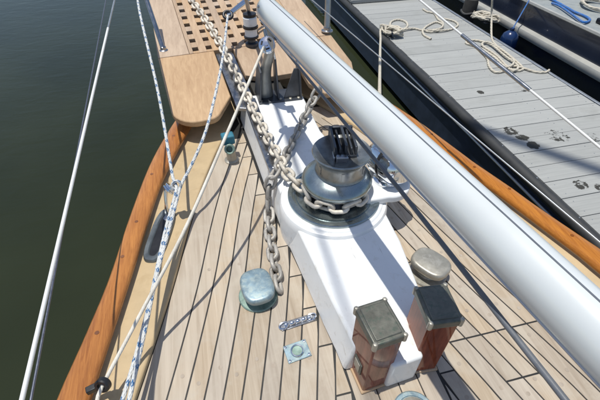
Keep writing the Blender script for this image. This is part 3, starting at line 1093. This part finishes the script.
# gooseneck stand at the head of the plinth
gs = thing('gooseneck_stand', (-0.02, 2.38, PZ), 'stainless gooseneck stand with gusset plates at the forward end of the plinth', 'boom stand')
m = MB()
m.box((-0.02, 2.36, PZ + 0.006), (0.29, 0.16, 0.012))
m.build('foot_plate', 'dark_metal', gs, bevel=0.003)
pb, pt = Vector((-0.10, 2.36, PZ + 0.01)), Vector((-0.085, 2.20, 0.80))
m = MB()
up = spline([pb + Vector((-0.01, 0.02, 0)), pb + Vector((-0.005, 0.0, 0.16)), pt - Vector((0, -0.03, 0.25)), pt], 0.03)
vs, fs = [], []
for i, q in enumerate(up):
    f = i / (len(up) - 1)
    rr = 0.026 + 0.030 * (1 - f) ** 2.5
    for k in range(24):
        t = 2 * PI * k / 24
        vs.append(q + Vector((rr * math.cos(t), rr * 0.75 * math.sin(t), 0)))
for i in range(len(up) - 1):
    for k in range(24):
        k2 = (k + 1) % 24
        fs.append((i * 24 + k, i * 24 + k2, (i + 1) * 24 + k2, (i + 1) * 24 + k))
m.add(vs, fs)
m.build('upright', 'cast_grey', gs)
def plate(name, pts, th, mat='dark_metal'):
    pts = [Vector(q) for q in pts]
    nrm = (pts[1] - pts[0]).cross(pts[2] - pts[0]).normalized() * th / 2
    n = len(pts)
    m = MB()
    m.add([q - nrm for q in pts] + [q + nrm for q in pts], [tuple(range(n - 1, -1, -1)), tuple(range(n, 2 * n))] + [(i, (i + 1) % n, n + (i + 1) % n, n + i) for i in range(n)])
    return m.build(name, mat, gs, bevel=0.002)
plate('gusset', [(0.005, 2.31, PZ + 0.012), (0.115, 2.31, PZ + 0.012), (0.11, 2.33, PZ + 0.2), (0.08, 2.33, PZ + 0.2), (0.03, 2.31, PZ + 0.09)], 0.012)
plate('gusset', [(0.12, 2.43, PZ + 0.012), (0.12, 2.29, PZ + 0.012), (0.112, 2.31, PZ + 0.2), (0.112, 2.40, PZ + 0.25)], 0.012)
plate('cheek_plate', [(-0.03, 2.44, PZ + 0.012), (-0.03, 2.30, PZ + 0.012), (-0.05, 2.26, PZ + 0.3), (-0.05, 2.33, PZ + 0.34)], 0.012)
plate('cheek_plate', [(-0.165, 2.44, PZ + 0.012), (-0.155, 2.29, PZ + 0.012), (-0.14, 2.27, PZ + 0.22), (-0.145, 2.36, PZ + 0.26)], 0.012)
m = MB()
for x, y in ((-0.15, 2.30), (0.1, 2.29), (-0.02, 2.30), (0.045, 2.29)):
    m.lathe([(0.011, 0), (0.011, 0.006), (0.006, 0.009)], (x, y, PZ + 0.012), 6)
m.build('bolts', 'patina_grey', gs)
m = MB()
m.box(pt + Vector((0.005, 0.0, 0.0)), (0.05, 0.09, 0.05))
m.build('jaw', 'steel', gs, bevel=0.008)

# turning block on the stand
bc = Vector((-0.141, 1.957, 0.68))
tb = thing('turning_block', bc, 'round chrome turning block with slotted sheave on the gooseneck stand', 'block')
axb = Vector((-0.35, -0.75, 0.75)).normalized()
m = MB()
m.lathe([(0.036, -0.012), (0.041, -0.01), (0.041, -0.004), (0.034, -0.002), (0.034, 0.002), (0.041, 0.004), (0.041, 0.01), (0.036, 0.013), (0.012, 0.015), (0.01, 0.02)], bc, 36, axis=axb)
m.build('cheeks', 'chrome', tb)
qv = Vector((0, 0, 1)).rotation_difference(axb).to_matrix()
m = MB()
for i in range(3):
    t = 2 * PI * i / 3 + 0.5
    m.box(bc + qv @ Vector((0.025 * math.cos(t), 0.025 * math.sin(t), 0.013)), (0.02, 0.008, 0.004), qv @ Matrix.Rotation(t + PI / 2, 3, 'Z'))
m.build('slots', 'black', tb)
m = MB()
m.tube([bc + Vector((0.01, 0.01, -0.02)), bc + Vector((0.0, 0.05, 0.06))], 0.01, 10, uv=False)
m.build('shackle', 'steel', tb)

# furling drum forward of the stand, its stay running up out of the picture
fb = Vector((-0.102, 2.963, 0.294))
fu = thing('furling_drum', fb, 'black and white furling drum standing forward of the boom end', 'furler')
m = MB()
m.lathe([(0.05, 0.0), (0.05, 0.02), (0.03, 0.03), (0.028, 0.06)], fb, 28)
m.build('foot', 'dark_metal', fu)
m = MB()
m.lathe([(0.05, 0.055), (0.055, 0.06), (0.055, 0.07), (0.04, 0.075)], fb, 36)
m.lathe([(0.045, 0.125), (0.056, 0.128), (0.056, 0.142), (0.04, 0.146)], fb, 36)
m.build('flanges', 'black', fu)
m = MB()
m.lathe([(0.046, 0.074), (0.046, 0.126)], fb, 36)
m.lathe([(0.046, 0.145), (0.05, 0.15), (0.05, 0.2), (0.042, 0.21)], fb, 36)
m.build('drum', 'white', fu)
m = MB()
m.lathe([(0.04, 0.205), (0.048, 0.21), (0.048, 0.228), (0.02, 0.235)], fb, 30)
m.build('collar', 'black', fu)
MB().tube([fb + Vector((0, 0, 0.22)), fb + Vector((-0.08, -0.16, 0.7)), fb + Vector((-1.32, -2.64, 8.2))], 0.014, 12, uv=False).build('stay', 'steel', fu)  # unseen upper run, slanted so that its shadow falls along the plinth

# rolled headsail on its stay, rising from the far end of the bowsprit
hs0 = sp(0.0, 2.85, 0.0)
hs_ = thing('rolled_headsail', hs0, 'white headsail rolled on its stay at the far end of the bowsprit', 'sail')
MB().tube([hs0 + Vector((0.035, -0.225, 1.0)) * q for q in (0.12, 0.5, 3, 7, 12, 16)], 0.07, 16, uv=False).build('rolled_sail', 'white', hs_)
MB().tube([hs0, hs0 + Vector((0.035, -0.225, 1.0)) * 17], 0.006, 8, uv=False).build('stay_wire', 'wire', hs_)

# twin rods with a black eye
e0, e1 = Vector((-0.255, 2.967, 0.52)), Vector((0.046, 3.27, 0.6))
pe = thing('pole_end_fitting', e0, 'twin chrome rods ending in a black eye above the grating', 'fitting')
sd = (e1 - e0).cross(Vector((0, 0, 1))).normalized() * 0.02
MB().tube([e0 + sd * 0.4, e1 + sd], 0.011, 14, uv=False).build('rod', 'chrome', pe)
MB().tube([e0 - sd * 0.4, e1 - sd], 0.011, 14, uv=False).build('rod', 'chrome', pe)
m = MB()
m.tube([e0 + Vector((0.03 * math.cos(t), 0.024 * math.sin(t), 0.018 * math.sin(t))) for t in [2 * PI * i / 24 for i in range(24)]], 0.011, 10, closed=True, uv=False)
m.build('eye', 'black', pe)

# ------------------------------------------------------------------ ropes on board
def rope(name, pts, r, mat, label, cat='rope', group=None, step=0.03, seg=10):
    m = MB()
    m.tube(spline(pts, step), r, seg)
    return tag(m.build(name, mat), label, cat, group)

blk = Vector((-0.699, 1.526, 0.215))
rope('control_rope', [(-0.869, 3.305, 0.62), (-0.828, 2.865, 0.6), (-0.739, 2.105, 0.42), (-0.7, 1.564, 0.235), blk + Vector((0.012, -0.02, 0.0)), (-0.752, 1.287, 0.155), (-0.804, 0.994, 0.13), (-0.843, 0.779, 0.125), (-0.886, 0.595, 0.12), (-0.917, 0.491, 0.12)], 0.0078, 'rope_fleck', 'blue-flecked white rope dropping from top left through the chrome block', group='blue-flecked ropes')
rope('furling_rope', [(-0.253, 2.988, 0.52), (-0.363, 2.357, 0.445), (-0.497, 1.834, 0.345), (-0.602, 1.614, 0.265), (-0.666, 1.526, 0.215), (-0.713, 1.368, 0.175), (-0.781, 1.091, 0.14), (-0.819, 0.848, 0.135), (-0.857, 0.615, 0.13), (-0.878, 0.479, 0.13)], 0.0078, 'rope_fleck', 'blue-flecked white rope running from the black eye down over the hawse', group='blue-flecked ropes')
ring_c = Vector((-0.954, 0.668, 0.115))
rope('cream_line', [bc + Vector((-0.02, -0.02, 0.0)), (-0.425, 1.401, 0.53), (-0.628, 1.077, 0.365), (-0.825, 0.855, 0.195), ring_c, (-0.97, 0.62, 0.105), (-0.992, 0.515, 0.1)], 0.0068, 'rope_cream', 'plain cream line stretched from the chrome turning block to a black ring', group=None)

# block and lashing by the cap rail
bk = thing('shackle_block', Vector((-0.72, 1.47, 0.03)), 'small chrome shackle block lashed with rope beside the port cap rail', 'block')
m = MB()
m.lathe([(0.026, -0.013), (0.031, -0.011), (0.031, -0.004), (0.024, -0.002), (0.024, 0.002), (0.031, 0.004), (0.031, 0.011), (0.026, 0.013)], blk + Vector((-0.022, 0, -0.01)), 28, axis=(0.8, 0.25, 0.5))
m.build('cheeks', 'chrome', bk)
m = MB()
m.tube(spline([Vector((-0.765, 1.515, 0.03)), Vector((-0.76, 1.51, 0.1)), blk + Vector((-0.045, 0.02, -0.02)), blk + Vector((-0.02, 0.0, 0.0))], 0.02), 0.008, 10, uv=False)
m.build('shackle', 'chrome', bk)
m = MB()
m.lathe([(0.028, 0), (0.028, 0.006), (0.012, 0.012)], (-0.765, 1.515, 0.024), 20)
m.build('pad', 'steel', bk)
m = MB()
for i in range(3):
    cc = blk + Vector((0.012, -0.008 + 0.012 * i, -0.008 * i + 0.01))
    m.tube([cc + Vector((0.02 * math.cos(t), 0.008 * math.sin(t), 0.018 * math.sin(t))) for t in [2 * PI * j / 20 for j in range(20)]], 0.0055, 8, closed=True)
m.build('lashing', 'rope_fleck', bk)

# black fairlead ring
fr = thing('fairlead_ring', ring_c + Vector((0, 0, -0.03)), 'black ring fairlead on the port cap rail holding the cream line', 'fairlead')
m = MB()
axr = Vector((-0.25, -0.7, 0.35)).normalized()
m.lathe([(0.014, -0.012), (0.022, -0.012), (0.026, -0.008), (0.026, 0.008), (0.022, 0.012), (0.014, 0.012), (0.0125, 0.0), (0.014, -0.012)], ring_c, 28, axis=axr, close=False)
m.build('ring', 'black', fr)
m = MB()
m.box(ring_c + Vector((-0.036, 0.004, -0.016)), (0.044, 0.022, 0.022), Matrix.Rotation(0.3, 3, 'Z'))
m.build('arm', 'black', fr, bevel=0.003)

# ------------------------------------------------------------------ lifelines
def lifeline(pts, parts, label, group='lifelines'):
    t = thing('lifeline', pts[0], label, 'lifeline', group)
    for name, a, b, r, mat in parts:
        MB().tube([a, b], r, 12, uv=False).build(name, mat, t)
    return t
a, b = Vector((-0.926, 0.432, 0.6)), Vector((-0.883, 2.085, 0.78))
d = b - a
lifeline([a], [('sleeve', a - d * 0.35, b, 0.0052, 'sleeve'), ('swage', b, b + d * 0.25, 0.0042, 'alloy')], 'white-sleeved lifeline wire over the open water on the left')
a, b = Vector((-1.007, 0.518, 0.42)), Vector((-1.074, 3.116, 0.6))
d = b - a
lifeline([a], [('wire', a - d * 0.4, b + d * 0.2, 0.0035, 'wire')], 'thin dark lifeline wire running close along the white-sleeved one')
a, b = Vector((0.895, 0.88, 0.62)), Vector((0.728, 2.074, 0.8))
d = b - a
j0, j1 = Vector((0.829, 1.223, 0.685)), Vector((0.754, 1.664, 0.757))
lifeline([a], [('sleeve', a - d * 0.5, j0, 0.005, 'sleeve'), ('turnbuckle', j0, j1, 0.0085, 'steel'), ('sleeve', j1, b + d * 0.15, 0.005, 'sleeve')], 'thin white lifeline with a grey turnbuckle crossing in front of the dock')
a, b = Vector((0.829, 0.885, 0.36)), Vector((0.388, 3.061, 0.55))
d = b - a
lifeline([a], [('wire', a - d * 0.9, b + d * 0.1, 0.0035, 'alloy')], 'thin bare lower lifeline wire along the dark dock side')

# ------------------------------------------------------------------ dock
DZ = -0.40
dk = thing('floating_dock', (2.45, 3.0, -0.8), 'floating dock of grey boards with black rubber edge beside the boat', 'dock')
DX0, DX1, DY0, DY1 = 1.80, 3.06, -1.0, 8.6
m = MB()
m.box(((DX0 + DX1) / 2, (DY0 + DY1) / 2, DZ - 0.10), (DX1 - DX0 - 0.06, DY1 - DY0, 0.14))
m.build('frame', 'rubber', dk)
m = MB()
m.box((0, 0, 0), (DX1 - DX0, 0.1745, 0.026))
bm_ = m.mesh('board', 'dock')
bv = bmesh.new()
bv.from_mesh(bm_)
bmesh.ops.bevel(bv, geom=[e for e in bv.edges if abs((e.verts[0].co - e.verts[1].co).x) > 0.5], offset=0.002, segments=1, affect='EDGES')
bv.to_mesh(bm_)
bv.free()
y = DY0 + 0.09
while y < DY1:
    put(bm_, 'board', dk, Matrix.Translation(((DX0 + DX1) / 2 + random.uniform(-0.003, 0.003), y, DZ - 0.013 + random.uniform(-0.0015, 0.0015))))
    y += 0.1795
m = MB()
m.tube([(DX0 - 0.045, DY0, DZ - 0.03), (DX0 - 0.045, DY1, DZ - 0.03)], 0.045, 18, uv=False)
m.build('rubber_edge', 'rubber', dk)
m = MB()
m.box((DX0 - 0.03, (DY0 + DY1) / 2, DZ - 0.28), (0.05, DY1 - DY0, 0.40))
m.build('fascia', 'fascia', dk)
for z in (-0.115,):
    m = MB()
    m.tube([(DX0 - 0.066, DY0, DZ + z), (DX0 - 0.066, DY1, DZ + z)], 0.013, 10, uv=False)
    m.build('rub_strip', 'alloy', dk)
m = MB()
m.box((DX1 + 0.03, (DY0 + DY1) / 2, DZ - 0.01), (0.035, DY1 - DY0, 0.03))
m.build('edge_trim', 'alloy', dk, bevel=0.006)
m = MB()
m.box((DX1 + 0.03, (DY0 + DY1) / 2, DZ - 0.27), (0.05, DY1 - DY0, 0.44))
m.build('fascia', 'rubber', dk)
m = MB()
for k in range(14):
    m.lathe([(0.006, 0), (0.005, 0.003)], (DX0 - 0.03, 0.9 + 0.42 * k, DZ + 0.0125), 8)
m.build('rivets', 'alloy', dk)

m = MB()
y = DY0 + 0.09
while y < DY1:
    for x in (DX0 + 0.06, DX0 + 0.63, DX1 - 0.06):
        for dy in (-0.05, 0.05):
            m.lathe([(0.0036, -0.002), (0.0036, 0.0022)], (x + random.uniform(-0.006, 0.006), y + dy, DZ), 8)
    y += 0.1795
m.build('deck_screws', 'alloy', dk)['kind'] = 'stuff'

# low alloy step at the dock's far end
ds = thing('dock_step', (2.35, 6.35, DZ), 'pale grey low step across the dock at the top of the picture', 'step')
m = MB()
m.prism([(1.78, 5.95), (2.85, 5.95), (2.85, 6.6), (1.78, 6.6)], DZ, DZ + 0.07)
m.build('tread', 'dock', ds, bevel=0.02)
m = MB()
m.box((1.84, 6.3, DZ + 0.11), (0.07, 0.6, 0.09))
m.build('side_rail', 'alloy', ds, bevel=0.015)
m = MB()
m.box((2.3, 6.25, DZ + 0.10), (0.32, 0.16, 0.06))
m.build('mat', 'black', ds, bevel=0.02)

def cleat(name, c, rz, label):
    t = thing(name, c, label, 'cleat', 'dock cleats')
    o = Vector(c)
    r3 = Matrix.Rotation(rz, 3, 'Z')
    m = MB()
    m.box(o + Vector((0, 0, 0.006)), (0.16, 0.06, 0.012), r3)
    m.build('foot', 'dark_metal', t, bevel=0.004)
    m = MB()
    for x in (-0.035, 0.035):
        m.tube([o + r3 @ Vector((x, 0, 0.008)), o + r3 @ Vector((x * 1.1, 0, 0.06))], 0.013, 10, uv=False)
    m.tube([o + r3 @ Vector((x, 0, z)) for x, z in ((-0.13, 0.075), (-0.06, 0.062), (0.06, 0.062), (0.13, 0.075))], 0.014, 10, uv=False)
    m.build('horn', 'dark_metal', t)
    return t
c1 = Vector((1.855, 4.622, -0.4))
cleat('dock_cleat', c1, 1.2, 'dock cleat buried in cream rope near the top of the dock')
c2 = Vector((3.291, 4.801, -0.4))
cleat('dock_cleat', c2, 1.5, 'dock cleat wrapped in rope at the far edge of the dock')

def wrap(c, n, rx, rz_, seed):
    rnd = random.Random(seed)
    pts = []
    for i in range(n * 8):
        t = 2 * PI * i / 8
        k = 0.75 + 0.45 * rnd.random()
        pts.append(Vector(c) + Vector((rx * k * math.cos(t + i * 0.05), rx * 1.0 * k * math.sin(t), 0.03 + 0.08 * rnd.random())))
    return pts

r1 = [(0.629, 2.175, 0.16), (1.017, 3.048, -0.06), (1.561, 4.284, -0.3), (1.784, 4.767, -0.345)] + wrap(c1, 5, 0.10, 0, 3)
r1 += [(2.022, 4.726, -0.388), (2.172, 4.838, -0.388), (2.24, 5.017, -0.388), (2.175, 5.133, -0.388), (2.042, 5.064, -0.388), (1.95, 4.848, -0.386), (1.992, 4.721, -0.384), (2.111, 4.743, -0.376), (2.25, 4.763, -0.388), (2.314, 4.692, -0.388), (2.445, 4.811, -0.388), (2.635, 4.922, -0.388), (2.67, 4.795, -0.388), (2.542, 4.638, -0.388), (2.382, 4.603, -0.388), (2.312, 4.664, -0.378), (2.26, 4.526, -0.388), (2.283, 4.384, -0.388)]
rope('dock_line', r1, 0.0135, 'rope_dock', 'cream dock line from the boat to a tangled cleat with a trailing loop', group='cream dock ropes')
rope('loose_line', [(2.712, 5.462, -0.388), (2.721, 5.324, -0.388), (2.784, 5.264, -0.388), (2.718, 5.024, -0.388), (2.687, 4.833, -0.376), (2.56, 4.654, -0.37), (2.412, 4.616, -0.37), (2.35, 4.631, -0.37), (2.512, 4.589, -0.375), (2.711, 4.634, -0.388), (2.864, 4.749, -0.388), (2.892, 4.9, -0.388), (2.809, 5.023, -0.388)], 0.0125, 'rope_dock', 'short loose curl of cream rope on the dock left of the thin lifeline', group='cream dock ropes')
def q(x, y, z=-0.388):
    return (x, y, z)
r2 = [(3.039, 4.48, 0.05), (3.194, 4.588, -0.2), (3.065, 4.29, -0.385), (2.961, 4.057, -0.388), (2.933, 3.818, -0.388), (2.896, 3.543, -0.388), (2.846, 3.372, -0.388), (2.726, 3.375, -0.388), (2.729, 3.633, -0.386), (2.712, 3.986, -0.386), (2.636, 4.167, -0.388), (2.783, 4.23, -0.388), (2.88, 4.045, -0.376), (2.841, 3.713, -0.372), (2.82, 3.428, -0.376), (2.681, 3.354, -0.374), (2.744, 3.703, -0.37), (2.759, 4.026, -0.37), (2.873, 4.081, -0.365), (2.883, 3.818, -0.36), (2.833, 3.524, -0.362), (2.654, 3.41, -0.362), (2.678, 3.666, -0.36), (2.689, 3.997, -0.376), (2.629, 3.713, -0.386), (2.533, 3.524, -0.388), (2.509, 3.377, -0.388), (2.617, 3.376, -0.388), (2.771, 3.458, -0.384), (2.855, 3.386, -0.384), (2.934, 3.275, -0.388), (3.038, 3.25, -0.388), (3.103, 3.285, -0.388)]
rope('heaped_line', r2, 0.0125, 'rope_dock', 'long heap of cream rope lying along the far side of the dock', group='cream dock ropes')
rope('cleat_lashing', wrap(c2, 6, 0.13, 0, 9), 0.013, 'rope_dock', 'knot of cream rope around the cleat beside the dark pile', group='cream dock ropes')

# mooring pile at the far edge
pc = Vector((3.26, 5.15, WATER - 0.4))
pi_ = thing('mooring_pile', pc, 'dark tarred mooring pile at the far edge of the dock', 'pile')
m = MB()
m.lathe([(0.105, 0), (0.1, 0.8), (0.095, 1.1), (0.085, 1.15), (0.01, 1.17)], pc, 24)
m.build('pile_shaft', 'tar', pi_)
m = MB()
m.tube([pc + Vector((0.105 * math.cos(t), 0.105 * math.sin(t), 0.98 + 0.01 * math.sin(3 * t))) for t in [2 * PI * i / 24 for i in range(24)]], 0.016, 8, closed=True)
m.build('hoop', 'rubber', pi_)

# ------------------------------------------------------------------ neighbouring boat beyond the dock
nb = thing('neighbour_boat', (4.6, 4.0, WATER), 'dark navy boat with white rub rail moored beyond the dock', 'boat')
NX = 3.56
def hull_strip(name, mat, prof, y0=-0.5, y1=9.0, bevel=0.0):
    m = MB()
    vs = []
    yy = ys(y0, y1, 24)
    for y in yy:
        bow = 0.0045 * (y - 3.5) ** 2
        for x, z in prof:
            vs.append((NX + x + bow, y, z))
    k = len(prof)
    m.add(vs, [(i * k + j, i * k + j + 1, (i + 1) * k + j + 1, (i + 1) * k + j) for i in range(len(yy) - 1) for j in range(k - 1)])
    return m.build(name, mat, nb, angle=30)
hull_strip('lower_hull', 'navy', [(0.12, -1.1), (0.06, -0.62), (0.03, -0.455)])
hull_strip('rub_rail', 'hull_white', [(0.03, -0.455), (-0.02, -0.45), (-0.03, -0.43), (-0.03, -0.385), (-0.02, -0.365), (0.05, -0.35)])
hull_strip('topside', 'navy', [(0.05, -0.35), (0.055, -0.10)])
hull_strip('toe_rail', 'hull_white', [(0.05, -0.10), (0.04, -0.09), (0.045, -0.068), (0.075, -0.066), (0.085, -0.09)])
hull_strip('side_deck', 'far_deck', [(0.085, -0.09), (0.6, -0.085), (1.8, -0.07)])
m = MB()
for i, (w0, w1) in enumerate(((4.55, 5.0), (3.4, 3.75))):
    m.prism([(NX + 0.3, w0), (NX + 0.42, w0), (NX + 0.42, w0 + 0.28), (NX + 0.3, w0 + 0.28)], -0.085, -0.03)
m.build('deck_chocks', 'black', nb, bevel=0.012)

fc = Vector((3.35, 4.30, 0))
fe = thing('blue_fender', fc + Vector((0, 0, -0.75)), 'glossy blue fender hanging between the dock and the navy boat', 'fender')
m = MB()
m.lathe([(0.02, -0.82), (0.06, -0.81), (0.092, -0.78), (0.105, -0.73), (0.107, -0.6), (0.107, -0.48), (0.103, -0.43), (0.088, -0.385), (0.05, -0.355), (0.026, -0.345), (0.026, -0.315), (0.018, -0.31)], fc, 36)
m.build('body', 'fender', fe)
MB().tube([fc + Vector((0, 0, -0.32)), Vector((NX + 0.055, 4.5, -0.065))], 0.008, 8).build('lanyard', 'rope_blue', fe)

rope('blue_tie_line', [(3.95, 4.626, -0.07), (3.925, 4.374, -0.07), (3.894, 4.18, -0.07), (3.865, 3.997, -0.07), (3.874, 3.85, -0.07), (3.828, 3.723, -0.07), (3.689, 3.674, -0.065), (3.737, 3.886, -0.06), (3.822, 4.202, -0.06), (3.837, 4.354, -0.07)], 0.013, 'rope_blue', 'bright blue rope lying on the navy boat at top right', group=None)
cc = Vector((4.296, 4.088, -0.06))
coil = []
for i in range(56):
    t = 2 * PI * i / 14
    coil.append(cc + Vector(((0.15 + 0.014 * (i / 14)) * math.cos(t), (0.26 - 0.02 * (i / 14)) * math.sin(t), 0.006 * (i / 14) + 0.006 * math.sin(t * 3))))
rope('coiled_line', coil, 0.014, 'rope_dock', 'coil of white rope on the navy boat in the top right corner', group=None)
